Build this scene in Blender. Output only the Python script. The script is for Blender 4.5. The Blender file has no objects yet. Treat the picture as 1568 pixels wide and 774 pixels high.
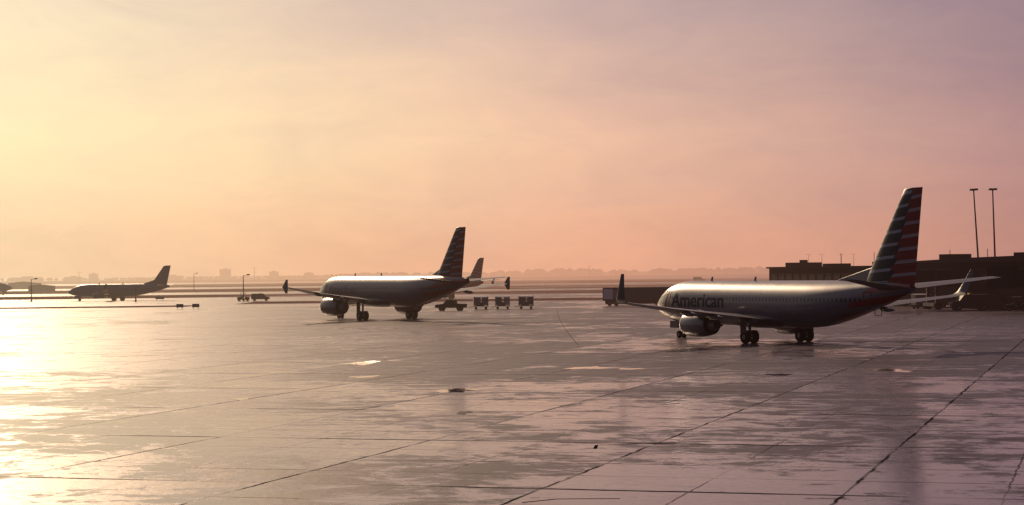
import bpy, bmesh, math, random
from mathutils import Vector, Matrix
random.seed(7)
sc = bpy.context.scene
sc.view_settings.view_transform='Standard'
sc.view_settings.look='None'
sc.view_settings.exposure=0
D=math.radians
SUN_AZ=-19.5; SUN_EL=23.5

# ---------------- node helpers ----------------
def L(nt,a,b): nt.links.new(a,b)
def setin(nt,sock,v):
    if isinstance(v,bpy.types.NodeSocket): L(nt,v,sock)
    elif v is not None: sock.default_value=v
def M(nt,op,a,b=None,c=None,clamp=False):
    n=nt.nodes.new('ShaderNodeMath'); n.operation=op; n.use_clamp=clamp
    setin(nt,n.inputs[0],a); setin(nt,n.inputs[1],b); setin(nt,n.inputs[2],c)
    return n.outputs[0]
def MIX(nt,f,a,b,mode='MIX'):
    n=nt.nodes.new('ShaderNodeMix'); n.data_type='RGBA'; n.blend_type=mode
    setin(nt,n.inputs[0],f)
    for s,v in ((n.inputs[6],a),(n.inputs[7],b)):
        if isinstance(v,tuple) and len(v)==3: v=v+(1,)
        setin(nt,s,v)
    return n.outputs[2]
def FMIX(nt,f,a,b):
    n=nt.nodes.new('ShaderNodeMix'); n.data_type='FLOAT'
    setin(nt,n.inputs[0],f); setin(nt,n.inputs[2],a); setin(nt,n.inputs[3],b)
    return n.outputs[0]
def SS(nt,v,a,b,c=0.0,d=1.0):
    n=nt.nodes.new('ShaderNodeMapRange'); n.interpolation_type='SMOOTHSTEP'
    setin(nt,n.inputs[0],v); n.inputs[1].default_value=a; n.inputs[2].default_value=b
    n.inputs[3].default_value=c; n.inputs[4].default_value=d
    return n.outputs[0]
def RAMP(nt,f,stops):
    n=nt.nodes.new('ShaderNodeValToRGB'); e=n.color_ramp.elements
    while len(e)>1: e.remove(e[-1])
    e[0].position=stops[0][0]; e[0].color=tuple(stops[0][1])+(1,)
    for p,c in stops[1:]:
        x=e.new(p); x.color=tuple(c)+(1,)
    setin(nt,n.inputs[0],f); return n.outputs[0]
def NOISE(nt,vec,scale,detail=4,rough=.55,dist=0):
    n=nt.nodes.new('ShaderNodeTexNoise'); n.inputs['Scale'].default_value=scale
    n.inputs['Detail'].default_value=detail; n.inputs['Roughness'].default_value=rough
    n.inputs['Distortion'].default_value=dist
    setin(nt,n.inputs['Vector'],vec); return n.outputs['Fac']
def SEP(nt,v):
    n=nt.nodes.new('ShaderNodeSeparateXYZ'); setin(nt,n.inputs[0],v); return n.outputs
def COMB(nt,x,y,z):
    n=nt.nodes.new('ShaderNodeCombineXYZ')
    for i,v in enumerate((x,y,z)): setin(nt,n.inputs[i],v)
    return n.outputs[0]

def az(a): return (a+180)/360.0
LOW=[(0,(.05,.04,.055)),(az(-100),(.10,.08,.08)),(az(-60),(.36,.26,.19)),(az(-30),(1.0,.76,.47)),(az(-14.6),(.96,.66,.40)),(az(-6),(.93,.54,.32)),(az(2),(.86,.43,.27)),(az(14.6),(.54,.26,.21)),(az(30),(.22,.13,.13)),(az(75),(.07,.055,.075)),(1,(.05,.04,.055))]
MID=[(0,(.045,.04,.065)),(az(-100),(.10,.09,.095)),(az(-60),(.38,.30,.24)),(az(-30),(1.05,.88,.58)),(az(-14.6),(1.0,.81,.49)),(az(-6),(.95,.68,.42)),(az(2),(.84,.51,.36)),(az(14.6),(.47,.265,.26)),(az(30),(.20,.14,.17)),(az(75),(.07,.06,.09)),(1,(.045,.04,.065))]
HIGH=[(0,(.04,.04,.07)),(az(-100),(.10,.095,.115)),(az(-60),(.34,.29,.28)),(az(-30),(1.0,.86,.6)),(az(-14.6),(.83,.69,.49)),(az(-6),(.71,.53,.42)),(az(2),(.56,.39,.365)),(az(14.6),(.30,.205,.25)),(az(30),(.15,.125,.19)),(az(75),(.07,.07,.11)),(1,(.04,.04,.07))]
ZEN=(.10,.095,.155)

# ---------------- world ----------------
w=bpy.data.worlds.new("World"); sc.world=w; w.use_nodes=True
nt=w.node_tree; nt.nodes.clear()
tc=nt.nodes.new('ShaderNodeTexCoord'); gen=tc.outputs['Generated']
sx,sy,sz=SEP(nt,gen)[:3]
azr=M(nt,'ARCTAN2',sx,sy)
azt=M(nt,'MULTIPLY_ADD',azr,1/(2*math.pi),.5)
cn=NOISE(nt,COMB(nt,M(nt,'MULTIPLY',sx,3.0),M(nt,'MULTIPLY',sy,3.0),M(nt,'MULTIPLY',sz,14.0)),1.6,6,.55,.4)
el=M(nt,'MULTIPLY',M(nt,'ARCSINE',sz),180/math.pi)
el2=M(nt,'ADD',el,M(nt,'MULTIPLY',M(nt,'SUBTRACT',cn,.5),3.0))
azn=M(nt,'ADD',azt,M(nt,'MULTIPLY',M(nt,'SUBTRACT',cn,.5),.012))
c1=RAMP(nt,azn,LOW); c2=RAMP(nt,azn,MID); c3=RAMP(nt,azn,HIGH)
col=MIX(nt,SS(nt,el2,.0,4.2),c1,c2)
col=MIX(nt,SS(nt,el2,3.4,8.5),col,c3)
col=MIX(nt,SS(nt,el,14,55),col,ZEN)
cl=NOISE(nt,COMB(nt,M(nt,'MULTIPLY',sx,6.0),M(nt,'MULTIPLY',sy,6.0),M(nt,'MULTIPLY',sz,15.0)),2.4,8,.62,.7)
col=MIX(nt,1.0,col,RAMP(nt,cl,[(.25,(.91,.92,.96)),(.5,(1,1,1)),(.75,(1.09,1.06,1.02))]),'MULTIPLY')
sd=Vector((math.sin(D(SUN_AZ))*math.cos(D(SUN_EL)),math.cos(D(SUN_AZ))*math.cos(D(SUN_EL)),math.sin(D(SUN_EL))))
dp=nt.nodes.new('ShaderNodeVectorMath'); dp.operation='DOT_PRODUCT'; L(nt,gen,dp.inputs[0]); dp.inputs[1].default_value=sd
gl=M(nt,'POWER',M(nt,'MAXIMUM',dp.outputs['Value'],0.0),160.0)
glc=MIX(nt,1.0,(2.4,1.8,1.0),COMB(nt,gl,gl,gl),'MULTIPLY')
col=MIX(nt,1.0,col,glc,'ADD')
sky=nt.nodes.new('ShaderNodeTexSky'); sky.sky_type='NISHITA'; sky.sun_disc=False
sky.sun_elevation=D(SUN_EL); sky.sun_rotation=D(SUN_AZ); sky.dust_density=5
bg1=nt.nodes.new('ShaderNodeBackground'); L(nt,sky.outputs[0],bg1.inputs[0]); bg1.inputs[1].default_value=.003
bg2=nt.nodes.new('ShaderNodeBackground'); L(nt,col,bg2.inputs[0]); bg2.inputs[1].default_value=.97
ad=nt.nodes.new('ShaderNodeAddShader'); L(nt,bg1.outputs[0],ad.inputs[0]); L(nt,bg2.outputs[0],ad.inputs[1])
wo=nt.nodes.new('ShaderNodeOutputWorld'); L(nt,ad.outputs[0],wo.inputs[0])

# sun
sl=bpy.data.lights.new('sun','SUN'); sl.energy=5.0; sl.angle=D(.8); sl.color=(1,.70,.45)
so=bpy.data.objects.new('sun',sl); sc.collection.objects.link(so)
so.rotation_euler=(-sd).to_track_quat('-Z','Y').to_euler()

# camera
cd=bpy.data.cameras.new('camera'); cd.sensor_width=36; cd.lens=36*3000/1568; cd.clip_end=20000; cd.clip_start=.5
cam=bpy.data.objects.new('camera',cd); sc.collection.objects.link(cam)
cam.matrix_world=Matrix.Translation((0,0,6.4))@Matrix.Rotation(D(90+.554),4,'X')@Matrix.Rotation(D(-.65),4,'Z')
sc.camera=cam

# ---------------- haze painted into materials as emission, growing with distance ----------------
hg=bpy.data.node_groups.new('painted_haze','ShaderNodeTree')
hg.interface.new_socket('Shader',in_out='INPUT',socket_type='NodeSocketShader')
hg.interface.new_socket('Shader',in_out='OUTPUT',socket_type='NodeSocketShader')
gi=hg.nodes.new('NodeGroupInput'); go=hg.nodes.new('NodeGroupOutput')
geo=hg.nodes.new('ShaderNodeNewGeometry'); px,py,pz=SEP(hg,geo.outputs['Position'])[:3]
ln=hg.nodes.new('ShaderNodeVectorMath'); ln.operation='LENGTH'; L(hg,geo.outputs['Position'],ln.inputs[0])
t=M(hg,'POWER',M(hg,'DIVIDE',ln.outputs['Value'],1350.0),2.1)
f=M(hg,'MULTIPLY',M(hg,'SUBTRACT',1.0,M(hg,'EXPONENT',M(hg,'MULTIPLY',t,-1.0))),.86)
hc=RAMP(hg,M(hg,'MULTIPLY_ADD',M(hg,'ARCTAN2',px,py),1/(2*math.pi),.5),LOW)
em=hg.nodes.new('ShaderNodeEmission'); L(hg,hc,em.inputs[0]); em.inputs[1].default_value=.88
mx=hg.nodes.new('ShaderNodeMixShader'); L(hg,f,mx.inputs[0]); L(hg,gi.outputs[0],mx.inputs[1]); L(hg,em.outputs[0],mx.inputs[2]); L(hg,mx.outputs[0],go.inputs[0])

def newmat(name):
    m=bpy.data.materials.new(name); m.use_nodes=True; nt=m.node_tree; nt.nodes.clear()
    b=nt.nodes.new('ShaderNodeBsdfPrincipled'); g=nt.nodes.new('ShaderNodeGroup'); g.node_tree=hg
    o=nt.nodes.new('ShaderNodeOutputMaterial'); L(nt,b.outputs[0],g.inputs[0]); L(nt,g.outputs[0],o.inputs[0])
    return m,nt,b
def simple(name,col,rough=.5,metal=0,var=.15,scale=1.5,coat=0,spec=.5,ior=1.45):
    m,nt,b=newmat(name)
    tc=nt.nodes.new('ShaderNodeTexCoord')
    n=NOISE(nt,tc.outputs['Object'],scale,5)
    lo=tuple(c*(1-var) for c in col); hi=tuple(min(1,c*(1+var)) for c in col)
    L(nt,RAMP(nt,n,[(.3,lo),(.7,hi)]),b.inputs['Base Color'])
    L(nt,M(nt,'MULTIPLY_ADD',n,.2,max(rough-.1,.02)),b.inputs['Roughness'])
    b.inputs['Metallic'].default_value=metal
    b.inputs['Coat Weight'].default_value=coat
    b.inputs['Specular IOR Level'].default_value=spec; b.inputs['IOR'].default_value=ior
    return m
MT={}
MT['dark']=simple('dark_metal',(.02,.018,.022),.6,.1,spec=.3,ior=1.3)
MT['tyre']=simple('tyre_rubber',(.010,.010,.010),.85,spec=.1,ior=1.2)
MT['steel']=simple('strut_steel',(.14,.14,.16),.45,.4)
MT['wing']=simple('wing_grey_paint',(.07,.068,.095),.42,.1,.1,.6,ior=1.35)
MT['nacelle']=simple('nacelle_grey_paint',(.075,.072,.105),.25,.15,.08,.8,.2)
MT['lip']=simple('polished_lip',(.4,.4,.43),.2,.9)
MT['glass']=simple('window_glass',(.015,.016,.022),.2)
MT['letter']=simple('lettering_blue_grey',(.008,.012,.03),.5,spec=.2,ior=1.3)
MT['letter2']=simple('lettering_low_contrast',(.03,.032,.055),.4)  # lettering colour nearer the fuselage tone, for lower contrast
MT['red']=simple('red_paint',(.3,.02,.025),.4)
MT['white']=simple('white_paint',(.5,.48,.52),.45)
MT['grey']=simple('grey_paint',(.11,.105,.12),.5)
MT['blue']=simple('blue_paint',(.025,.035,.075),.5,ior=1.3)
MT['canvas']=simple('cart_curtain',(.12,.13,.16),.7)
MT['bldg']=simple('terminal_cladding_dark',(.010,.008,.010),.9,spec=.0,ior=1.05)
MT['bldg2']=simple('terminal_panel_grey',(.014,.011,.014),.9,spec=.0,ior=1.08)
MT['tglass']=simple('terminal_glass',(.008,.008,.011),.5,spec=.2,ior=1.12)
MT['concw']=simple('pale_wall',(.2,.16,.16),.8)
MT['brick']=simple('brown_wall',(.10,.065,.06),.8)
MT['yellow']=simple('yellow_sign_paint',(.4,.28,.05),.5)

def fus_mat(xr,zc,kz):
    m,nt,b=newmat('silver_fuselage_paint')
    tc=nt.nodes.new('ShaderNodeTexCoord'); x,y,z=SEP(nt,tc.outputs['Object'])[:3]
    n=NOISE(nt,tc.outputs['Object'],.8,5)
    ng=NOISE(nt,COMB(nt,M(nt,'MULTIPLY',x,.5),y,M(nt,'MULTIPLY',z,4)),1.5,5,.6)
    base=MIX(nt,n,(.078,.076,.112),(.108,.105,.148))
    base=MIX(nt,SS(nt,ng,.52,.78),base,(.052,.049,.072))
    fr=M(nt,'FRACT',M(nt,'DIVIDE',x,1.9)); seam=M(nt,'LESS_THAN',fr,.016)
    base=MIX(nt,M(nt,'MULTIPLY',seam,.6),base,(.02,.02,.03))
    edge=M(nt,'MULTIPLY_ADD',M(nt,'SUBTRACT',z,zc),-1.6,xr)
    mask=M(nt,'LESS_THAN',x,edge)
    st=M(nt,'LESS_THAN',M(nt,'FRACT',M(nt,'MULTIPLY_ADD',x,.12,M(nt,'MULTIPLY',z,kz))),.55)
    base=MIX(nt,mask,base,MIX(nt,st,(.11,.10,.13),(.18,.006,.012)))
    L(nt,base,b.inputs['Base Color']); b.inputs['Metallic'].default_value=.05
    L(nt,M(nt,'MULTIPLY_ADD',n,.16,.28),b.inputs['Roughness']); b.inputs['Coat Weight'].default_value=.45
    b.inputs['Coat Roughness'].default_value=.10; b.inputs['IOR'].default_value=1.35
    return m
def fin_mat(z0,z1,xle0,xte0,xle1,xte1,plain=False):
    m,nt,b=newmat('fin_flag_paint' if not plain else 'fin_plain_paint')
    tc=nt.nodes.new('ShaderNodeTexCoord'); x,y,z=SEP(nt,tc.outputs['Object'])[:3]
    if plain:
        b.inputs['Base Color'].default_value=(.06,.06,.11,1); b.inputs['Roughness'].default_value=.4
        return m
    tz=M(nt,'DIVIDE',M(nt,'SUBTRACT',z,z0),z1-z0)
    xl=M(nt,'MULTIPLY_ADD',tz,xle1-xle0,xle0); xt=M(nt,'MULTIPLY_ADD',tz,xte1-xte0,xte0)
    cf=M(nt,'DIVIDE',M(nt,'SUBTRACT',xl,x),M(nt,'SUBTRACT',xl,xt))  # 0 le, 1 te
    n=7.5
    ph=M(nt,'ADD',M(nt,'MULTIPLY',tz,n),M(nt,'MULTIPLY',cf,-.35))
    ph=M(nt,'ADD',ph,10.0)
    aft=M(nt,'GREATER_THAN',M(nt,'ADD',cf,M(nt,'MULTIPLY',M(nt,'FRACT',ph),-.12)),.48)
    s1=M(nt,'LESS_THAN',M(nt,'FRACT',ph),.24)
    s2=M(nt,'LESS_THAN',M(nt,'FRACT',M(nt,'ADD',ph,.5)),.26)
    c1=MIX(nt,s1,(.007,.008,.024),(.24,.25,.32))
    c2=MIX(nt,s2,(.15,.006,.010),(.24,.19,.23))
    L(nt,MIX(nt,aft,c1,c2),b.inputs['Base Color'])
    b.inputs['Roughness'].default_value=.45; b.inputs['Specular IOR Level'].default_value=.3; b.inputs['IOR'].default_value=1.35
    return m

# ---------------- mesh helpers ----------------
class MB:
    def __init__(s): s.v=[];s.f=[];s.m=[];s.mats=[]
    def mi(s,mat):
        if mat not in s.mats: s.mats.append(mat)
        return s.mats.index(mat)
    def add(s,vs,fs,mat):
        o=len(s.v); s.v+= [tuple(v) for v in vs]; k=s.mi(mat)
        for f in fs: s.f.append(tuple(i+o for i in f)); s.m.append(k)
    def box(s,x0,x1,y0,y1,z0,z1,mat,rot=0,org=(0,0)):
        vs=[(x,y,z) for z in (z0,z1) for x,y in ((x0,y0),(x1,y0),(x1,y1),(x0,y1))]
        if rot:
            c,si=math.cos(rot),math.sin(rot)
            vs=[(org[0]+(x-org[0])*c-(y-org[1])*si,org[1]+(x-org[0])*si+(y-org[1])*c,z) for x,y,z in vs]
        s.add(vs,[(3,2,1,0),(4,5,6,7),(0,1,5,4),(1,2,6,5),(2,3,7,6),(3,0,4,7)],mat)
    def prism(s,prof,y0,y1,mat,axis='y'):
        n=len(prof)
        if axis=='y': vs=[(a,y0,b) for a,b in prof]+[(a,y1,b) for a,b in prof]
        else: vs=[(y0,a,b) for a,b in prof]+[(y1,a,b) for a,b in prof]
        fs=[tuple(range(n)),tuple(range(2*n-1,n-1,-1))]+[(i,(i+1)%n,(i+1)%n+n,i+n) for i in range(n)]
        s.add(vs,fs,mat)
    def cyl(s,p,q,r,mat,n=12,r2=None):
        p=Vector(p);q=Vector(q); d=(q-p).normalized(); u=d.orthogonal().normalized(); w=d.cross(u)
        r2=r if r2 is None else r2; vs=[]
        for c,rr in ((p,r),(q,r2)):
            for i in range(n):
                a=2*math.pi*i/n; vs.append(c+u*math.cos(a)*rr+w*math.sin(a)*rr)
        fs=[(i,(i+1)%n,(i+1)%n+n,i+n) for i in range(n)]+[tuple(range(n-1,-1,-1)),tuple(range(n,2*n))]
        s.add(vs,fs,mat)
    def loft(s,rings,mat,cap=True):
        n=len(rings[0]); vs=[v for r in rings for v in r]; fs=[]
        for k in range(len(rings)-1):
            for i in range(n): fs.append((k*n+i,k*n+(i+1)%n,(k+1)*n+(i+1)%n,(k+1)*n+i))
        if cap: fs.append(tuple(range(n-1,-1,-1))); fs.append(tuple(range((len(rings)-1)*n,len(rings)*n)))
        s.add(vs,fs,mat)
    def obj(s,name,parent=None,smooth=False,loc=None,rz=0,fixn=True):
        me=bpy.data.meshes.new(name); me.from_pydata(s.v,[],s.f); me.update()
        for m in s.mats: me.materials.append(m)
        for p,k in zip(me.polygons,s.m): p.material_index=k; p.use_smooth=smooth
        if fixn:
            bm=bmesh.new(); bm.from_mesh(me); bmesh.ops.recalc_face_normals(bm,faces=bm.faces); bm.to_mesh(me); bm.free()
        if smooth:
            try: me.set_sharp_from_angle(angle=D(40))
            except Exception: pass
        o=bpy.data.objects.new(name,me); sc.collection.objects.link(o)
        if parent: o.parent=parent
        if loc: o.location=loc
        o.rotation_euler[2]=rz
        return o
def empty(name,loc,rz=0,scale=1):
    o=bpy.data.objects.new(name,None); sc.collection.objects.link(o); o.location=loc; o.rotation_euler[2]=rz; o.scale=(scale,)*3
    o.empty_display_size=.5
    return o

AF=[(0,0),(.02,.25),(.08,.42),(.2,.5),(.4,.49),(.65,.3),(.85,.13),(1,.01),(.85,-.09),(.65,-.2),(.4,-.33),(.2,-.36),(.08,-.3),(.02,-.18)]
def wring(xle,y,z,ch,th,up=None):
    return [(xle-a*ch,y,z+b*th*ch) for a,b in AF]
def finring(xle,z,ch,th):
    r=[(xle-a*ch,b*th*ch,z) for a,b in AF[:8]]; r+=[(x,-y,zz) for x,y,zz in r[1:7]][::-1]
    return r

def interp(tab,d):
    for i in range(len(tab)-1):
        if tab[i][0]<=d<=tab[i+1][0]:
            a,b=tab[i],tab[i+1]
            p0=tab[max(i-1,0)]; p3=tab[min(i+2,len(tab)-1)]
            t=(d-a[0])/(b[0]-a[0]); out=[]
            for k in range(1,4):
                m1=(b[k]-p0[k])/max(b[0]-p0[0],1e-6)*(b[0]-a[0]); m2=(p3[k]-a[k])/max(p3[0]-a[0],1e-6)*(b[0]-a[0])
                out.append((2*t**3-3*t*t+1)*a[k]+(t**3-2*t*t+t)*m1+(-2*t**3+3*t*t)*b[k]+(t**3-t*t)*m2)
            return out
    return tab[-1][1:]

def airplane(loc,heading_rz,P,scale=1,text=None,plain=False):
    root=empty('passenger_airplane',loc,heading_rz,scale)
    xn=P['nose']; tab=P['fus']; FL=tab[-1][0]
    def sec(x): return interp(tab,xn-x)
    mb=MB(); rings=[]; N=48
    ds=[0,.04,.12,.25,.45,.7,1,1.4,1.8,2.3,2.9,3.5,4.2,5,6]; d=7.5
    while d<FL: ds.append(d); d+=1.0
    ds.append(FL)
    for d in ds:
        ry,rz,cz=interp(tab,d); ry=max(ry,.02);rz=max(rz,.02)
        rings.append([(xn-d,ry*math.cos(2*math.pi*i/N),cz+rz*math.sin(2*math.pi*i/N)) for i in range(N)])
    F=P['fin']
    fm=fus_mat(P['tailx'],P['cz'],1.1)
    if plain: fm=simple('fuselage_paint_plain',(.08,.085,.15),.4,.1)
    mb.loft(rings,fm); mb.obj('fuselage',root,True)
    mb=MB(); rings=[]
    bx0,bx1=P['belly']; br=P['fus'][8][1]
    for i in range(13):
        t=i/12; x=bx0+(bx1-bx0)*t; k=math.sin(math.pi*min(max(t,.02),.98))**.45
        rings.append([(x,br*1.02*k*math.cos(2*math.pi*j/20),P['wz']+.15+ .85*k*math.sin(2*math.pi*j/20)) for j in range(20)])
    mb.loft(rings,MT['wing']); mb.obj('belly_fairing',root,True)
    def surf_y(x,z,off=.012):
        ry,rz,cz=sec(x); t=max(-1,min(1,(z-cz)/rz)); return ry*math.sqrt(max(0,1-t*t))+off
    mb=MB(); x=P['win'][0]
    while x>P['win'][1]:
        for sgn in (1,-1):
            z0,z1=P['winz']-.15,P['winz']+.15
            mb.add([(x-.1,sgn*surf_y(x-.1,z0),z0),(x+.1,sgn*surf_y(x+.1,z0),z0),(x+.1,sgn*surf_y(x+.1,z1),z1),(x-.1,sgn*surf_y(x-.1,z1),z1)],[(0,1,2,3)],MT['glass'])
        x-=.51
    for sgn in (1,-1):
        for (xa,xb) in ((xn-1.75,xn-2.5),(xn-2.58,xn-3.2),(xn-3.28,xn-3.8)):
            q=[]
            for xx,zz in ((xa,-.0),(xb,-.02),(xb,.48),(xa-.12,.42)):
                ry,rz,cz=sec(xx); z=cz+rz*.42+zz*.9; q.append((xx,sgn*surf_y(xx,z,.015),z))
            mb.add(q,[(0,1,2,3)],MT['glass'])
    mb.obj('cabin_windows',root,fixn=False)
    mb=MB()
    for dx in P['doors']:
        for sgn in (1,-1):
            z0,z1=P['winz']-1.25,P['winz']+.65; n=8
            for (xa,xb,za,zb) in ((dx,dx+.05,z0,z1),(dx+.85,dx+.9,z0,z1),(dx,dx+.9,z0,z0+.05),(dx,dx+.9,z1,z1+.05)):
                vs=[];fs=[]
                for i in range(n+1):
                    z=za+(zb-za)*i/n
                    vs+=[(xa,sgn*surf_y(xa,z,.014),z),(xb,sgn*surf_y(xb,z,.014),z)]
                for i in range(n): fs.append((2*i,2*i+1,2*i+3,2*i+2))
                mb.add(vs,fs,MT['dark'])
    mb.obj('door_outlines',root,fixn=False)
    for sgn,nm in ((1,'left'),(-1,'right')):
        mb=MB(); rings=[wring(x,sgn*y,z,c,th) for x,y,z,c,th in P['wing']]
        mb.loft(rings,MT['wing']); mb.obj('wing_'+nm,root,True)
        if P.get('winglet'):
            mb=MB(); rings=[]
            for x,y,z,c,cant in P['winglet']:
                r=[]
                for a,b in AF:
                    tt=b*.1*c; r.append((x-a*c,sgn*(y-tt*math.sin(cant)),z+tt*math.cos(cant)))
                rings.append(r)
            mb.loft(rings,MT['wing']); mb.obj('winglet_'+nm,root,True)
        mb=MB()
        for fy in P['ftf']:
            wx=P['wing'][1]; wt=P['wing'][-1]; t=(fy-wx[1])/(wt[1]-wx[1]); xte=(wx[0]-wx[3])*(1-t)+(wt[0]-wt[3])*t; z=wx[2]*(1-t)+wt[2]*t-.22
            rings=[]
            for i in range(9):
                s=i/8; k=math.sin(math.pi*min(max(s,.03),.97))**.6*.2
                rings.append([(xte+1.6-2.6*s,sgn*fy+k*math.cos(2*math.pi*j/10),z-.12*s+k*1.2*math.sin(2*math.pi*j/10)) for j in range(10)])
            mb.loft(rings,MT['wing'])
        mb.obj('flap_fairings_'+nm,root,True)
        E=P['eng']; ex,ey,ez,er,elen=E; mb=MB(); n=32
        def rev(prof,mat,cap=False):
            rings=[[(ex-a,sgn*ey+r*math.cos(2*math.pi*j/n),ez+r*math.sin(2*math.pi*j/n)*(1 if math.sin(2*math.pi*j/n)>0 else .95)) for j in range(n)] for a,r in prof]
            mb.loft(rings,mat,cap)
        rev([(.9,er*.78),(.3,er*.8),(.05,er*.86),(0,er*.9),(.05,er*.94),(.18,er*.97)],MT['lip'])
        rev([(.18,er*.97),(.7,er*1.02),(elen*.45,er*1.03),(elen*.7,er*.95),(elen*.86,er*.82),(elen*.87,er*.76)],MT['nacelle'])
        rev([(elen*.87,er*.76),(elen*.6,er*.7)],MT['dark'],True)
        rev([(.9,er*.78),(.91,er*.05)],MT['dark'],True)
        rev([(.6,.02),(.75,er*.16),(.9,er*.24)],MT['grey'],True)
        rev([(elen*.6,er*.55),(elen*.95,er*.46),(elen*1.06,er*.38),(elen*1.065,er*.30)],MT['steel'],True)
        rev([(elen*.95,er*.24),(elen*1.12,er*.2),(elen*1.28,er*.03)],MT['dark'],True)
        mb.obj('engine_'+nm,root,True)
        mb=MB(); zt=P['wing'][1][2]+.05
        prof=[(ex-.9,ez+er*1.0),(ex-elen*.4,ez+er*1.2),(ex-elen*.7,zt+.1),(ex-elen*1.2,zt-.05),(ex-elen*1.15,ez+er*.55),(ex-elen*.85,ez+er*.45),(ex-elen*.5,ez+er*.8)]
        mb.prism(prof,sgn*ey-.16,sgn*ey+.16,MT['nacelle']); mb.obj('pylon_'+nm,root)
        mb=MB(); mb.loft([wring(x,sgn*y,z,c,.1) for x,y,z,c in P['stab']],MT['wing']); mb.obj('stabiliser_'+nm,root,True)
    z0,xl0,c0,z1,xl1,c1=F
    mb=MB(); fmat=fin_mat(z0,z1,xl0,xl0-c0,xl1,xl1-c1,plain); rings=[]
    for i in range(9):
        t=i/8; ch=c0+(c1-c0)*t; rings.append(finring(xl0+(xl1-xl0)*t,z0+(z1-z0)*t,ch,.11))
    rings.append(finring(xl1-.25-.1,z1+.1,c1*.85,.05))
    mb.loft(rings,fmat); mb.obj('fin',root,True)
    mb=MB(); dx,dz=P['dorsal']; sl=(xl1-xl0)/(z1-z0)
    vs=[(dx,0,dz),(xl0-.3,.11,dz-.15),(xl0+sl*(1.5)-.3,.09,z0+1.5),(xl0-.3,-.11,dz-.15),(xl0+sl*1.5-.3,-.09,z0+1.5),(xl0+sl*1.5+.05,0,z0+1.5)]
    mb.add(vs,[(0,1,2,5),(0,5,4,3),(0,3,1),(1,3,4,2),(2,4,5)],MT['nacelle'] if not plain else fmat); mb.obj('dorsal_fin',root)
    G=P['gear']; mb=MB()
    for sgn in (1,-1):
        gy=sgn*G['ty']; r=G['mr']
        mb.cyl((0,gy,r),(0.1,gy*.96,P['wz']+.3),.13,MT['steel'])
        mb.cyl((0,gy,r+.4),(1.0,gy*.85,P['wz']),.07,MT['steel'])
        mb.cyl((0,gy-.45,r),(0,gy+.45,r),.09,MT['steel'])
        for dy in (-.43,.43):
            mb.cyl((0,gy+dy-.19,r),(0,gy+dy+.19,r),r,MT['tyre'],24)
            mb.cyl((0,gy+dy-.2,r),(0,gy+dy+.2,r),r*.42,MT['steel'],16)
        mb.box(-.45,.45,gy+sgn*.62,gy+sgn*.66,r+.35,P['wz']+.1,MT['wing'])
    xg=G['nx']; r=G['nr']; zt=sec(xg)[2]-sec(xg)[1]+.3
    mb.cyl((xg,0,r),(xg+.15,0,zt),.1,MT['steel'])
    mb.cyl((xg,0,r+.5),(xg+1.1,0,zt),.05,MT['steel'])
    mb.cyl((xg,-.3,r),(xg,.3,r),.06,MT['steel'])
    for dy in (-.25,.25):
        mb.cyl((xg,dy-.11,r),(xg,dy+.11,r),r,MT['tyre'],20)
        mb.cyl((xg,dy-.12,r),(xg,dy+.12,r),r*.45,MT['steel'],14)
    for s in (-1,1): mb.box(xg-.2,xg+1.3,s*.45-.02,s*.45+.02,zt-.85,zt-.2,MT['wing'])
    mb.obj('landing_gear',root,True)
    mb=MB()
    for ax in (xn-9,xn-16):
        ry,rz,cz=sec(ax); top=cz+rz
        mb.prism([(ax,top-.05),(ax-.35,top-.05),(ax-.42,top+.35),(ax-.22,top+.35)],-.02,.02,MT['grey'])
    mb.obj('antennas',root)
    if text:
        txt,x0,length,zb,size,lmat=text
        cu=bpy.data.curves.new('t','FONT'); cu.body=txt; cu.size=1; cu.offset=.012; cu.shear=0.0
        to=bpy.data.objects.new('t',cu); sc.collection.objects.link(to)
        dg=bpy.context.evaluated_depsgraph_get(); dg.update()
        me=bpy.data.meshes.new_from_object(to.evaluated_get(dg)); bpy.data.objects.remove(to)
        bm=bmesh.new(); bm.from_mesh(me)
        xs=[v.co.x for v in bm.verts]
        kx=length/(max(xs)-min(xs)); ky=size/.72; xm=min(xs)
        for v in bm.verts: v.co.x=(v.co.x-xm)*kx; v.co.y=v.co.y*ky; v.co.z=0
        ymin=min(v.co.y for v in bm.verts); ymax=max(v.co.y for v in bm.verts); y=ymin+.08
        while y<ymax:
            g=list(bm.verts)+list(bm.edges)+list(bm.faces)
            bmesh.ops.bisect_plane(bm,geom=g,plane_co=(0,y,0),plane_no=(0,1,0)); y+=.1
        for v in bm.verts:
            x=x0-v.co.x; z=zb+v.co.y; v.co=Vector((x,surf_y(x,z,.02),z))
        me2=bpy.data.meshes.new('lettering'); bm.to_mesh(me2); bm.free(); me2.materials.append(lmat)
        o=bpy.data.objects.new('lettering',me2); sc.collection.objects.link(o); o.parent=root
        mb=MB()
        for k,(mat,a0) in enumerate(((lmat,0),(MT['red'],.42))):
            vs=[];fs=[]; n=10
            for i in range(n+1):
                z=zb-.25+(size+.45)*i/n; xx=x0+1.55-a0-.55*i/n
                ww=.38*math.sin(math.pi*(.15+.8*i/n))+.03
                vs+=[(xx,surf_y(xx,z,.02),z),(xx-ww,surf_y(xx-ww,z,.02),z)]
            for i in range(n): fs.append((2*i,2*i+1,2*i+3,2*i+2))
            mb.add(vs,fs,mat)
        mb.obj('emblem',root,fixn=False)
    return root

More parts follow.
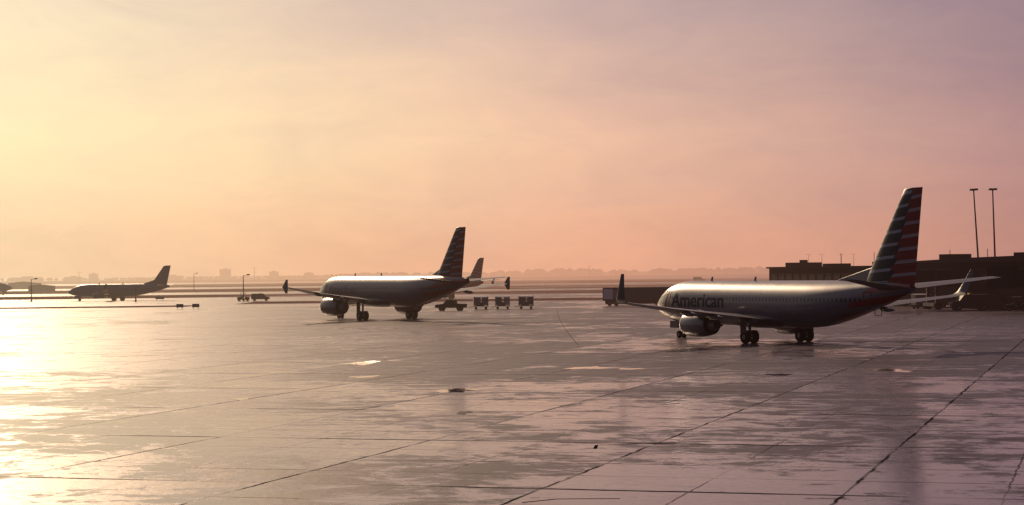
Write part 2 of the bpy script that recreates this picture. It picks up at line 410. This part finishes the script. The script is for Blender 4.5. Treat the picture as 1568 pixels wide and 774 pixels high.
P737=dict(nose=19.5,tailx=-12.0,cz=3.4,wz=1.9,winz=3.75,win=(14.8,-13.5),doors=(15.2,-14.6),belly=(8.5,-4.5),
 fus=[(0,.03,.03,2.85),(.3,.42,.38,2.88),(.8,.75,.7,2.93),(1.6,1.12,1.1,3.05),(2.6,1.45,1.5,3.2),(3.8,1.7,1.8,3.3),(5.5,1.87,1.98,3.35),(8,1.88,2.0,3.35),(14,1.88,2.0,3.35),(24,1.88,2.0,3.35),(27,1.83,1.9,3.45),(30,1.58,1.6,3.74),(33,1.15,1.2,4.12),(36,.65,.74,4.5),(38,.28,.32,4.75)],
 wing=[(6.3,1.2,1.95,7.9,.12),(4.4,5.2,2.4,5.5,.12),(1.2,11,3.05,3.5,.11),(-2.0,17.0,3.75,1.65,.1)],
 winglet=[(-2.0,17.0,3.75,1.65,0),(-2.35,17.35,3.85,1.5,.5),(-2.75,17.6,4.15,1.3,1.1),(-3.3,17.75,4.9,.95,1.4),(-4.1,17.95,6.1,.5,1.4)],
 ftf=(3.2,7.2,10.2),eng=(6.6,4.85,1.55,1.1,4.3),
 stab=[(-14.6,.4,4.75,4.2),(-17.0,4.0,5.15,2.9),(-19.0,7.15,5.5,1.6)],
 fin=(4.9,-12.4,6.4,12.5,-17.7,2.2),dorsal=(-8.3,5.28),
 gear=dict(ty=2.86,mr=.56,nx=15.6,nr=.34))
P320=dict(P737); P320.update(nose=17.7,tailx=-12.0,cz=3.8,wz=2.35,winz=4.15,win=(12.6,-13.5),doors=(13.0,-14.8),belly=(7.5,-5),
 fus=[(0,.03,.03,3.3),(.3,.5,.46,3.33),(.8,.9,.85,3.4),(1.6,1.3,1.3,3.52),(2.6,1.62,1.68,3.66),(3.8,1.85,1.95,3.76),(5.5,1.97,2.06,3.8),(8,1.975,2.07,3.8),(14,1.975,2.07,3.8),(23,1.975,2.07,3.8),(26,1.93,1.98,3.9),(29,1.7,1.72,4.15),(32,1.28,1.35,4.5),(35,.75,.85,4.85),(37.3,.3,.36,5.1)],
 wing=[(6.0,1.2,2.4,7.2,.13),(4.0,6.0,3.0,4.9,.12),(1.0,11.5,3.75,3.2,.11),(-2.4,17.0,4.55,1.6,.1)],
 winglet=[(-3.4,17.05,3.75,.6,1.57),(-2.6,17.05,4.55,1.5,1.57),(-3.6,17.05,5.5,.5,1.57)],
 ftf=(3.6,8.0,11.5),eng=(6.0,5.75,1.75,1.25,4.6),
 stab=[(-14.3,.4,5.0,3.8),(-16.2,3.4,5.25,2.7),(-18.2,6.2,5.5,1.5)],
 fin=(5.2,-12.2,6.1,11.76,-17.1,2.2),dorsal=(-10.8,5.7),
 gear=dict(ty=3.8,mr=.6,nx=12.64,nr=.38))
P175=dict(P737); P175.update(nose=14.9,tailx=-9.5,cz=2.9,wz=1.6,winz=3.15,win=(11.2,-9.5),doors=(11.5,-10.6),belly=(5.5,-4.0),
 fus=[(0,.03,.03,2.35),(.3,.35,.32,2.38),(.8,.62,.6,2.45),(1.6,.95,.98,2.57),(2.6,1.2,1.3,2.7),(3.8,1.4,1.52,2.8),(5.2,1.5,1.66,2.85),(7,1.5,1.67,2.87),(12,1.5,1.67,2.87),(18,1.5,1.67,2.87),(21,1.42,1.55,3.0),(24,1.15,1.25,3.25),(27,.75,.85,3.55),(29.8,.25,.3,3.85)],
 wing=[(4.2,.9,1.7,5.6,.12),(3.0,4.0,2.1,3.9,.12),(.8,8.5,2.7,2.6,.11),(-1.6,12.6,3.2,1.4,.1)],
 winglet=[(-1.6,12.6,3.2,1.4,0),(-1.9,12.95,3.35,1.2,.6),(-2.6,13.3,4.6,.5,1.3)],
 ftf=(2.6,5.2,8.0),eng=(5.2,4.1,1.4,.8,3.2),
 stab=[(-11.0,.3,3.75,2.9),(-12.6,2.8,4.1,2.0),(-14.0,5.0,4.4,1.2)],
 fin=(4.0,-9.4,4.8,9.3,-13.4,2.0),dorsal=(-6.8,4.4),
 gear=dict(ty=2.6,mr=.5,nx=11.4,nr=.3))
def hrz(phi): return math.pi-D(phi)
airplane((22.9,169.8,0),hrz(63),P737,1,("American",14.4,8.8,3.0,1.3,MT['letter']))
airplane((-17.2,269,0),hrz(55.5),P320,1.03,("American",12.6,7.6,3.45,1.2,MT['letter2']))
airplane((-101.6,505,0),hrz(14),P175,.95,None,True)
airplane((-16.8,471,0),hrz(50),P175,1.03)
airplane((-195,705,0),D(8),P175,1.0,None,True)

# ---------------- ground ----------------
def ground_mat():
    m,nt,b=newmat('wet_concrete')
    geo=nt.nodes.new('ShaderNodeNewGeometry'); P=geo.outputs['Position']; x,y,z=SEP(nt,P)[:3]
    c,s=math.cos(D(17)),math.sin(D(17))
    p=M(nt,'SUBTRACT',M(nt,'MULTIPLY',x,c),M(nt,'MULTIPLY',y,s)); q=M(nt,'ADD',M(nt,'MULTIPLY',x,s),M(nt,'MULTIPLY',y,c))
    PQ=COMB(nt,p,q,0)
    wob=M(nt,'MULTIPLY',M(nt,'SUBTRACT',NOISE(nt,P,.8,3),.5),.22)
    def line(v,off,sp,wd):
        a=M(nt,'DIVIDE',M(nt,'ADD',M(nt,'ADD',v,wob),off),sp)
        d=M(nt,'MULTIPLY',M(nt,'ABSOLUTE',M(nt,'SUBTRACT',M(nt,'FRACT',M(nt,'ADD',a,.5)),.5)),sp)
        return SS(nt,d,wd*.6,wd*1.4,1,0)
    nl=NOISE(nt,PQ,.13,3,.6)
    Lp=line(p,7.3,8.8,.06); Lq=line(q,-85.8,15.2,.13)
    l2=M(nt,'MAXIMUM',line(p,7.3,4.4,.03),line(q,-85.8,3.8,.07))
    jm=M(nt,'MAXIMUM',M(nt,'MULTIPLY',Lp,SS(nt,nl,.42,.54,.12,.9)),M(nt,'MULTIPLY',Lq,SS(nt,nl,.40,.62,1,.15)))
    jm=M(nt,'MAXIMUM',jm,M(nt,'MULTIPLY',l2,SS(nt,nl,.4,.6,.6,.15)))
    wn=nt.nodes.new('ShaderNodeTexWhiteNoise'); wn.noise_dimensions='2D'
    L(nt,COMB(nt,M(nt,'FLOOR',M(nt,'DIVIDE',M(nt,'ADD',p,7.3),8.8)),M(nt,'FLOOR',M(nt,'DIVIDE',M(nt,'SUBTRACT',q,85.8),7.6)),0),wn.inputs[0])
    cell=wn.outputs[0]
    nb=NOISE(nt,PQ,.035,3,.6,.5); nm=NOISE(nt,PQ,.34,8,.76,.5)
    nf=NOISE(nt,PQ,2.6,5,.65); nx=NOISE(nt,COMB(nt,M(nt,'MULTIPLY',p,.45),M(nt,'MULTIPLY',q,.85),3),1.0,9,.80,.3)
    ndry=NOISE(nt,COMB(nt,p,q,9),.2,8,.74,.4)
    wet=M(nt,'ADD',M(nt,'ADD',M(nt,'MULTIPLY',nb,.8),M(nt,'MULTIPLY',nm,1.0)),M(nt,'MULTIPLY',nx,.8))
    wet=M(nt,'ADD',wet,M(nt,'MULTIPLY',M(nt,'SUBTRACT',cell,.5),.16))
    wet=M(nt,'ADD',wet,SS(nt,q,60,150,.07,-.06))
    film=SS(nt,wet,1.26,1.40)
    pud=SS(nt,wet,1.57,1.60)
    damp=MIX(nt,nf,(.020,.013,.024),(.045,.031,.050))
    dry=MIX(nt,nf,(.13,.098,.15),(.23,.18,.25))
    col=MIX(nt,SS(nt,ndry,.56,.66,0,.8),damp,dry)
    col=MIX(nt,film,col,MIX(nt,nf,(.055,.04,.07),(.13,.10,.15)))
    col=MIX(nt,pud,col,(.03,.025,.035))
    col=MIX(nt,M(nt,'MULTIPLY',cell,.35),col,(.024,.017,.028))
    col=MIX(nt,M(nt,'MULTIPLY',jm,.92),col,(.006,.005,.006))
    L(nt,col,b.inputs['Base Color'])
    r=FMIX(nt,film,.44,.15); r=M(nt,'ADD',r,M(nt,'MULTIPLY',M(nt,'SUBTRACT',nf,.5),.22)); r=FMIX(nt,pud,r,.03)
    r=FMIX(nt,M(nt,'MULTIPLY',jm,.8),r,.8)
    L(nt,r,b.inputs['Roughness'])
    io=FMIX(nt,film,1.18,1.34)
    L(nt,FMIX(nt,jm,io,1.05),b.inputs['IOR'])
    sp=FMIX(nt,film,.5,.6); sp=FMIX(nt,jm,sp,.0); L(nt,sp,b.inputs['Specular IOR Level'])
    b.inputs['Specular Tint'].default_value=(1,.86,.94,1)
    bp=nt.nodes.new('ShaderNodeBump'); bp.inputs['Distance'].default_value=.02
    L(nt,M(nt,'MULTIPLY',M(nt,'SUBTRACT',1.0,pud),M(nt,'MULTIPLY_ADD',film,-.55,.8)),bp.inputs['Strength'])
    L(nt,M(nt,'ADD',nf,M(nt,'MULTIPLY',jm,-.6)),bp.inputs['Height']); L(nt,bp.outputs[0],b.inputs['Normal'])
    return m
mb=MB(); R=9000
GM=ground_mat()
mb.add([(-R,-300,0),(R,-300,0),(R,R,0),(-R,R,0)],[(0,1,2,3)],GM); mb.obj('ground',fixn=False)

def grass_mat():
    m,nt,b=newmat('winter_grass')
    geo=nt.nodes.new('ShaderNodeNewGeometry'); P=geo.outputs['Position']; x,y,z=SEP(nt,P)[:3]
    n=NOISE(nt,COMB(nt,M(nt,'MULTIPLY',x,.2),y,0),.05,6,.6,.5)
    L(nt,RAMP(nt,n,[(.35,(.05,.028,.026)),(.56,(.11,.06,.055)),(.66,(.5,.42,.45))]),b.inputs['Base Color'])
    b.inputs['Roughness'].default_value=.95; b.inputs['Specular IOR Level'].default_value=.0; b.inputs['IOR'].default_value=1.1
    return m
GR=grass_mat()
def strip(name,y0,y1,x0,x1,mat,z,slope=0,wob=3):
    mb=MB(); vs=[];fs=[]; n=60
    for i in range(n+1):
        x=x0+(x1-x0)*i/n
        vs+=[(x,y0+slope*x+random.uniform(-wob,wob),z),(x,y1+slope*x+random.uniform(-wob,wob),z)]
    for i in range(n): fs.append((2*i,2*i+2,2*i+3,2*i+1))
    mb.add(vs,fs,mat); return mb.obj(name,fixn=False)
strip('grass_infield',425,462,-60,150,GR,.02,.05,1)
strip('grass_infield',560,640,-400,500,GR,.03,.05,1)
strip('grass_infield',400,418,-160,-66,GR,.02,.05,.6)
strip('grass_infield',720,880,-600,700,GR,.04,-.04,2)
strip('grass_infield',1020,1350,-900,1000,GR,.05,.03,4)
strip('grass_infield',1700,3000,-2000,2400,GR,.08,.02,9)

# puddles of standing water, an oil stain and a painted dark reflection
def water_mat():
    m,nt,b=newmat('puddle_water')
    geo=nt.nodes.new('ShaderNodeNewGeometry')
    n=NOISE(nt,geo.outputs['Position'],1.2,3)
    L(nt,RAMP(nt,n,[(.3,(.018,.015,.02)),(.7,(.03,.025,.033))]),b.inputs['Base Color'])
    b.inputs['Roughness'].default_value=.03; b.inputs['IOR'].default_value=1.33
    return m
WM=water_mat()
def blob(name,cx,cy,rx,ry,mat,z=.004,seed=0):
    rnd=random.Random(seed); n=64; ph=[rnd.uniform(0,6.28) for _ in range(6)]; vs=[(cx,cy,z)]
    for i in range(n):
        a=2*math.pi*i/n; k=1+.22*math.sin(2*a+ph[0])+.18*math.sin(3*a+ph[1])+.14*math.sin(5*a+ph[2])+.10*math.sin(9*a+ph[3])+.06*math.sin(14*a+ph[4])
        vs.append((cx+rx*k*math.cos(a),cy+ry*k*math.sin(a),z))
    mb=MB(); mb.add(vs,[(0,1+i,1+(i+1)%n) for i in range(n)],mat); return mb.obj(name,fixn=False)
for i,(cx,cy,rx,ry) in enumerate(((-10.7,139.5,1.1,2.4),(-9.2,121,.7,1.4),(-3.2,106,1.1,1.5),(5.0,129,1.2,1.8),(7.6,127,.7,1.0),(23.5,121.5,.9,1.6),(-14,101,.5,.8),(1.2,96,.4,.6),(16,118,.6,1.1))):
    blob('puddle',cx,cy,rx,ry,WM,.004,i)
dark_patch=simple('oil_stain_and_painted_reflection',(.010,.007,.010),.6,0,.5,2,spec=.3,ior=1.15)
blob('oil_stain_and_painted_reflection',-2.25,89.2,.32,1.0,dark_patch,.004,31); blob('oil_stain_and_painted_reflection',-2.6,106.2,.45,.4,dark_patch,.008,33)  # second blob paints the dark reflection in the middle of a puddle

# cracks and painted guide lines
mb=MB()
def ribbon(mb,pts,wd,mat,z=.004,jit=0):
    vs=[];fs=[];n=0
    P=[Vector((a,b,0)) for a,b in pts]; Q=[P[0]]
    for a,b in zip(P,P[1:]):
        k=max(1,int((b-a).length/.8)) if jit else 1
        for i in range(1,k+1):
            v=a+(b-a)*i/k
            if jit: v=v+Vector((random.uniform(-jit,jit),random.uniform(-jit,jit),0))
            Q.append(v)
    for i,v in enumerate(Q):
        d=(Q[min(i+1,len(Q)-1)]-Q[max(i-1,0)]).normalized(); s=Vector((-d.y,d.x,0))*wd/2
        vs+=[(v.x+s.x,v.y+s.y,z),(v.x-s.x,v.y-s.y,z)]
    for i in range(len(Q)-1): fs.append((2*i,2*i+1,2*i+3,2*i+2))
    mb.add(vs,fs,mat)
seal=simple('tar_seal',(.008,.006,.008),.8,spec=.0,ior=1.1)
ribbon(mb,[(2.9,70.4),(3.0,71.8),(7.3,73.0)],.14,seal,.004,.04)
ribbon(mb,[(.2,54.3),(1.2,55.1),(2.9,55.0)],.1,seal,.004,.05)
ribbon(mb,[(1.1,52),(1.9,53.0),(3.6,53.3)],.1,seal,.004,.05)
mb.obj('pavement_crack',fixn=False)
mb=MB(); worn=simple('worn_guide_line_paint',(.035,.024,.02),.7,0,.5,.6,spec=.1,ior=1.2)
pts=[]
for i in range(30):
    t=i/29; pts.append((5.6+1.6*t*t,168+t*150))
ribbon(mb,pts,.09,worn)
pts=[(22.9+12*t-6,169.8-23*t+12) for t in (0,.5,1,2,3)]
ribbon(mb,pts,.2,worn,.006)
pts=[(-60+ i*8, 236+ .9*i) for i in range(22)]
ribbon(mb,pts,.25,worn,.008)
mb.obj('taxi_guide_line',fixn=False)

# ---------------- vehicles ----------------
def wheels(mb,xs,ty,r,wd=.22):
    for x in xs:
        for s in (-1,1):
            mb.cyl((x,s*ty-wd/2,r),(x,s*ty+wd/2,r),r,MT['tyre'],18); mb.cyl((x,s*ty-wd/2-.01,r),(x,s*ty+wd/2+.01,r),r*.5,MT['steel'],12)
def cart(loc,rz):
    root=empty('baggage_cart',loc,rz)
    mb=MB(); mb.box(-1.25,1.25,-.75,.75,.5,.62,MT['dark']); wheels(mb,(-.85,.85),.62,.22,.15); mb.cyl((1.25,0,.5),(2.0,0,.35),.04,MT['dark']); mb.obj('chassis',root)
    mb=MB()
    mb.box(-1.25,-1.2,-.74,.74,.63,2.1,MT['grey']); mb.box(1.2,1.25,-.74,.74,.63,2.1,MT['grey'])
    for x in (-1.19,-.03,1.13):
        for y in (-.73,.67): mb.box(x,x+.06,y,y+.06,.63,2.1,MT['steel'])
    mb.prism([(-.8,2.105),(.8,2.105),(.78,2.17),(.3,2.27),(-.3,2.27),(-.78,2.17)],-1.3,1.3,MT['white'],'x'); mb.obj('frame_and_roof',root)
    mb=MB()
    for y in (-.7,.66):
        for k in range(24):
            x=-1.12+k*.095
            if k in (10,11,12): continue
            mb.box(x,x+.085,y+(.02 if k%2 else 0),y+.03+(.02 if k%2 else 0),.7,2.05,MT['canvas'])
    mb.box(-.5,.9,-.5,.5,.63,1.2,MT['blue'])
    mb.obj('curtains_and_bags',root)
for x,rz in ((-5.4,.06),(-1.7,.0),(2.3,-.05)): cart((x,334,0),rz+math.pi)

def pickup(loc,rz,name='pickup_truck',van=False,mat=None,sc_=1):
    mat=mat or MT['dark']; root=empty(name,loc,rz,sc_); mb=MB()
    if van: prof=[(-2.3,.45),(2.3,.45),(2.4,.8),(2.3,1.05),(1.5,1.2),(.95,1.85),(.7,1.95),(-2.2,1.95),(-2.35,1.2)]
    else: prof=[(-2.5,.5),(2.45,.5),(2.55,.8),(2.4,1.05),(1.2,1.15),(.6,1.75),(.4,1.82),(-.7,1.82),(-.85,1.2),(-2.5,1.15)]
    mb.prism(prof,-.9,.9,mat); mb.obj('body',root)
    mb=MB()
    for s in (-.905,.905):
        if van: pr=[[(1.35,1.22),(.88,1.78),(.3,1.8),(.3,1.22)],[(.2,1.22),(.2,1.8),(-.9,1.8),(-.9,1.22)],[(-1.0,1.22),(-1.0,1.8),(-2.1,1.8),(-2.1,1.22)]]
        else: pr=[[(1.0,1.2),(.53,1.7),(.1,1.72),(.1,1.2)],[(0,1.2),(0,1.72),(-.62,1.72),(-.7,1.2)]]
        for q in pr: mb.add([(a,s,b) for a,b in q],[(0,1,2,3)],MT['glass'])
    mb.obj('side_windows',root,fixn=False)
    mb=MB(); wheels(mb,(-1.5,1.55),.8,.38); mb.box(-.15,.15,-.4,.4,(1.96 if van else 1.83),(2.1 if van else 1.98),MT['yellow']); mb.box(2.4,2.6,-.8,.8,.5,.65,MT['grey']); mb.obj('wheels_and_lights',root)
pickup((-10.2,325,0),math.pi*.93)
pickup((-60.5,470,0),0.1,'service_car',True,MT['blue'],.92)

def tug(loc,rz):
    root=empty('baggage_tractor',loc,rz); mb=MB()
    mb.prism([(-1.4,.35),(1.5,.35),(1.5,.95),(.5,1.05),(.4,.7),(-.5,.7),(-.6,1.0),(-1.4,1.0)],-.7,.7,MT['dark']); 
    for x in (-.55,.45):
        for y in (-.62,.58): mb.box(x,x+.05,y,y+.05,.9,1.95,MT['steel'])
    mb.box(-.7,.65,-.7,.7,1.95,2.03,MT['grey']); mb.box(-.5,-.1,-.35,.35,.7,1.4,MT['tyre']); wheels(mb,(-.95,1.0),.62,.32)
    mb.obj('tractor_body',root)
tug((-64.6,470,0),.2)

def trailer(loc,rz):
    root=empty('cargo_trailer',loc,rz); mb=MB()
    mb.box(-6.2,6.2,-1.25,1.25,1.0,3.2,MT['blue']); mb.obj('box_body',root)
    mb=MB()
    for i in range(20):
        x=-6.0+i*.62; mb.box(x,x+.08,-1.29,-1.25,1.05,3.15,MT['dark'])
    mb.box(-6.25,6.25,-1.3,1.3,3.2,3.28,MT['dark']); mb.box(-6.22,6.22,-1.28,1.28,.88,1.0,MT['dark'])
    mb.box(-6.25,-6.2,-1.2,-.05,1.05,3.1,MT['grey']); mb.box(-6.25,-6.2,.05,1.2,1.05,3.1,MT['grey'])
    mb.box(-6.1,-4.4,-1.31,-1.29,1.2,3.0,MT['white']); mb.box(-4.2,-2.6,-1.31,-1.29,1.4,2.8,MT['grey'])
    mb.obj('ribs_and_doors',root)
    mb=MB(); wheels(mb,(-5.0,-3.8,3.6,4.8),1.0,.48,.35); mb.box(-5.8,5.8,-1.1,1.1,.3,.88,MT['dark']); mb.obj('running_gear',root)
trailer((22.6,355,0),-.06)

def sign(loc,w_=1.2):
    root=empty('taxiway_sign',loc,0); mb=MB()
    mb.box(-w_/2,w_/2,-.12,.12,.35,1.0,MT['dark']); mb.box(-w_/2+.06,w_/2-.06,-.125,-.12,.41,.94,MT['grey'])
    for x in (-w_/3,w_/3): mb.box(x-.04,x+.04,-.05,.05,0,.35,MT['grey'])
    mb.obj('panel',root)
for l in ((-62.5,368,0),(-59.5,368,0),(-90,500,0),(-38,545,0),(-36,545,0),(40,610,0),(60,640,0),(-50,640,0)): sign(l,1.3 if l[1]<400 else 2.2)

def lamp(name,loc,h,heads=1,tilt=0,arm=1.2,r=.1):
    root=empty(name,loc,0); root.rotation_euler[1]=tilt; mb=MB()
    mb.cyl((0,0,0),(0,0,h),r*1.5,MT['dark'],10,r*.8); mb.cyl((0,0,0),(0,0,.5),r*2.4,MT['dark'],10); mb.obj('pole',root)
    mb=MB()
    for k in range(heads):
        s=-1 if k%2 else 1
        mb.cyl((0,0,h-.1),(s*arm,0,h+.1),r*.5,MT['dark'],8)
        mb.prism([(s*arm-.4,h-.02),(s*arm+.4,h-.02),(s*arm+.3,h+.3),(s*arm-.3,h+.3)],-.3,.3,MT['dark'])
    mb.obj('lamp_head',root)
lamp('light_pole',(-64.8,472,0),6.2); lamp('light_pole',(-92.3,480,0),3.4,arm=.4); lamp('light_pole',(-124,505,0),5.8); lamp('light_pole',(-130,800,0),7)
lamp('floodlight_mast',(78.9,330,0),19.2,2,-D(3),.35,.13); lamp('floodlight_mast',(81.5,330,0),19.2,2,-D(1.2),.35,.13)
for x in (242,253,269,279): lamp('floodlight_mast',(x,1600,0),17.4,2,0,2.2,.3)
for x,h in ((-640,14),(-560,16),(-420,12),(-60,14),(75,13),(420,15),(-250,15)): lamp('floodlight_mast',(x,1900,0),h-2,2,0,2,.3)

# ---------------- terminal ----------------
def concourse(loc,rz):
    root=empty('terminal_concourse',loc,rz)
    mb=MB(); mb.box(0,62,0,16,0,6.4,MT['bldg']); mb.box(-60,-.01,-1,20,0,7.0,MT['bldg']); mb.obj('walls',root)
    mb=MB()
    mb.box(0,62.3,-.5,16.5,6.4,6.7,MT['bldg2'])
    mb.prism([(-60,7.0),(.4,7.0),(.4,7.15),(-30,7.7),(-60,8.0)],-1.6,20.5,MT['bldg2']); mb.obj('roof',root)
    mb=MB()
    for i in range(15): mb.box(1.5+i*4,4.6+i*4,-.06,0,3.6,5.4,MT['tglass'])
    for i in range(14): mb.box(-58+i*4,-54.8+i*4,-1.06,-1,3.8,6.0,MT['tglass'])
    for i in range(7): mb.box(3+i*8.5,7+i*8.5,-.05,0,.1,2.9,MT['bldg2'])
    mb.obj('windows',root)
    mb=MB()
    mb.box(57,61,3,9,6.7,7.5,MT['bldg']); mb.box(40,44,4,8,6.7,7.2,MT['bldg']); mb.box(20,23,5,9,6.7,7.4,MT['bldg'])
    mb.cyl((59,6,7.5),(59,6,8.0),.8,MT['bldg'],12)
    for x in (-8,-34): mb.box(x,x+3.5,5,9,7.2,8.4,MT['bldg'])
    for x in (5,15,30,-15,-28): mb.cyl((x,2,6.5),(x,2,9.0),.05,MT['dark'],6)
    mb.obj('roof_equipment',root)
    return root
d=Vector((51.9-73.0,385-290)); ang=math.atan2(d.y,d.x)
con=concourse((63.6,322,0),ang); con.scale=(1,-1,1)

def jetbridge(loc,rz,length):
    root=empty('jet_bridge',loc,rz); mb=MB()
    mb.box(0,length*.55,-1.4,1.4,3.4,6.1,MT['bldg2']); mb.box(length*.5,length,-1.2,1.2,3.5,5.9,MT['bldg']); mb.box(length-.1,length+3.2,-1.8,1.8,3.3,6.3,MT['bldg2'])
    mb.obj('tunnel',root); mb=MB()
    mb.cyl((0,0,0),(0,0,3.4),.6,MT['bldg'],14); mb.cyl((0,0,3.3),(0,0,6.4),2.2,MT['bldg'],18)
    for y in (-1.7,1.7): mb.box(length*.72,length*.72+.5,y-.2,y+.2,.6,5.6,MT['dark'])
    mb.box(length*.72-.4,length*.72+.9,-2.2,2.2,.5,1.0,MT['dark'])
    for y in (-2.0,2.0): mb.cyl((length*.73,y-.25,.55),(length*.73,y+.25,.55),.55,MT['tyre'],16)
    for i in range(10): mb.box(length+.2+i*.28,length+.5+i*.28,1.9,2.7,.3+i*.33,.4+i*.33,MT['dark'])
    mb.obj('supports_and_stairs',root); mb=MB()
    for i in range(int(length/1.5)): mb.box(.8+i*1.5,.95+i*1.5,-1.46,-1.4,3.5,5.95,MT['dark'])
    mb.obj('ribs',root)
jetbridge((73,295,0),D(190),14)
jetbridge((80,262,0),D(150),13)
pickup((66,283,0),math.pi*1.02,'service_truck',True,MT['dark'],1.2)
tug((71,276,0),2.9)
cart((62.5,300,0),.3)

# ---------------- far tree line and skyline ----------------
treeM=simple('bare_tree_mass',(.03,.02,.025),.9,0,.3,.02,spec=.0,ior=1.1)
def treeline(yb,x0,x1,n,hmin,hmax,seed):
    rnd=random.Random(seed); mb=MB()
    for i in range(n):
        x=rnd.uniform(x0,x1); y=yb+rnd.uniform(-60,60)
        env=.65+.35*math.sin(x*.004+seed)+.15*math.sin(x*.021)
        h=rnd.uniform(hmin,hmax)*max(.4,env); r=h*rnd.uniform(.6,1.3); k=7; vs=[];
        for zz,rr in ((0,.8),(.4,1.0),(.75,.75),(1,.25)):
            for j in range(k):
                a=2*math.pi*j/k+rnd.random()*.4; q=rr*r*rnd.uniform(.7,1.2); vs.append((x+q*math.cos(a),y+q*math.sin(a),h*zz*rnd.uniform(.9,1.1)))
        fs=[(a*k+j,a*k+(j+1)%k,(a+1)*k+(j+1)%k,(a+1)*k+j) for a in range(3) for j in range(k)]+[tuple(range(3*k,4*k))]
        mb.add(vs,fs,treeM)
    mb.obj('distant_tree_line',fixn=False)
treeline(3300,-1300,1500,900,5,9.5,1)
treeline(2500,-1000,200,160,2,4,2)
treeline(2300,200,900,160,2,4,3)

def far_building(name,x,y,w_,dp,h,mat,floors,top=True):
    root=empty(name,(x,y,0),random.uniform(-.3,.3)); mb=MB(); mb.box(-w_/2,w_/2,0,dp,0,h,mat); mb.obj('walls',root)
    mb=MB(); fh=h/floors; nw=max(2,int(w_/4))
    for f_ in range(floors):
        for i in range(nw):
            xa=-w_/2+(i+.2)*w_/nw; mb.box(xa,xa+w_/nw*.6,-.15,0,f_*fh+fh*.3,f_*fh+fh*.8,MT['glass'])
    mb.obj('windows',root)
    mb=MB(); mb.box(-w_/2-.3,w_/2+.3,-.3,dp+.3,h,h+.8,MT['grey'])
    if top: mb.box(-w_/6,w_/5,dp*.3,dp*.7,h+.8,h+2.2,mat)
    mb.obj('roof',root)
def fx(px,y): return (px-784)*y/3000
for px_,y,w_,h,m,fl in ((341,3000,11,13,'brick',5),(418,3000,12,8.5,'brick',4),(140,2700,8,8,'concw',4),(112,2700,24,4,'brick',2),(470,3000,10,6,'brick',3),(260,2800,30,4,'concw',2),(560,3000,40,4,'brick',2),(880,3000,50,4,'concw',2),(1010,3000,24,6,'brick',3),(1165,2900,6,7,'concw',4),(40,2600,40,4,'brick',2)):
    far_building('office_building' if h>6 else 'warehouse_building',fx(px_,y),y,w_,18,h+1,MT[m],fl)
pickup((-52,900,0),.1,'service_car',True,MT['white'],1.3)
pickup((95,1000,0),.1,'service_car',True,MT['grey'],1.3)
def hangar(x,y,w_,h):
    root=empty('airfield_shed',(x,y,0),.1); mb=MB(); mb.prism([(-w_/2,0),(w_/2,0),(w_/2,h*.8),(0,h),(-w_/2,h*.8)],0,10,MT['brick']); mb.obj('shell',root)
    mb=MB(); mb.box(-w_/4,w_/4,-.1,0,.1,h*.65,MT['grey']); mb.obj('door',root)
hangar(-200,830,10,3.2); hangar(-262,1050,16,4)
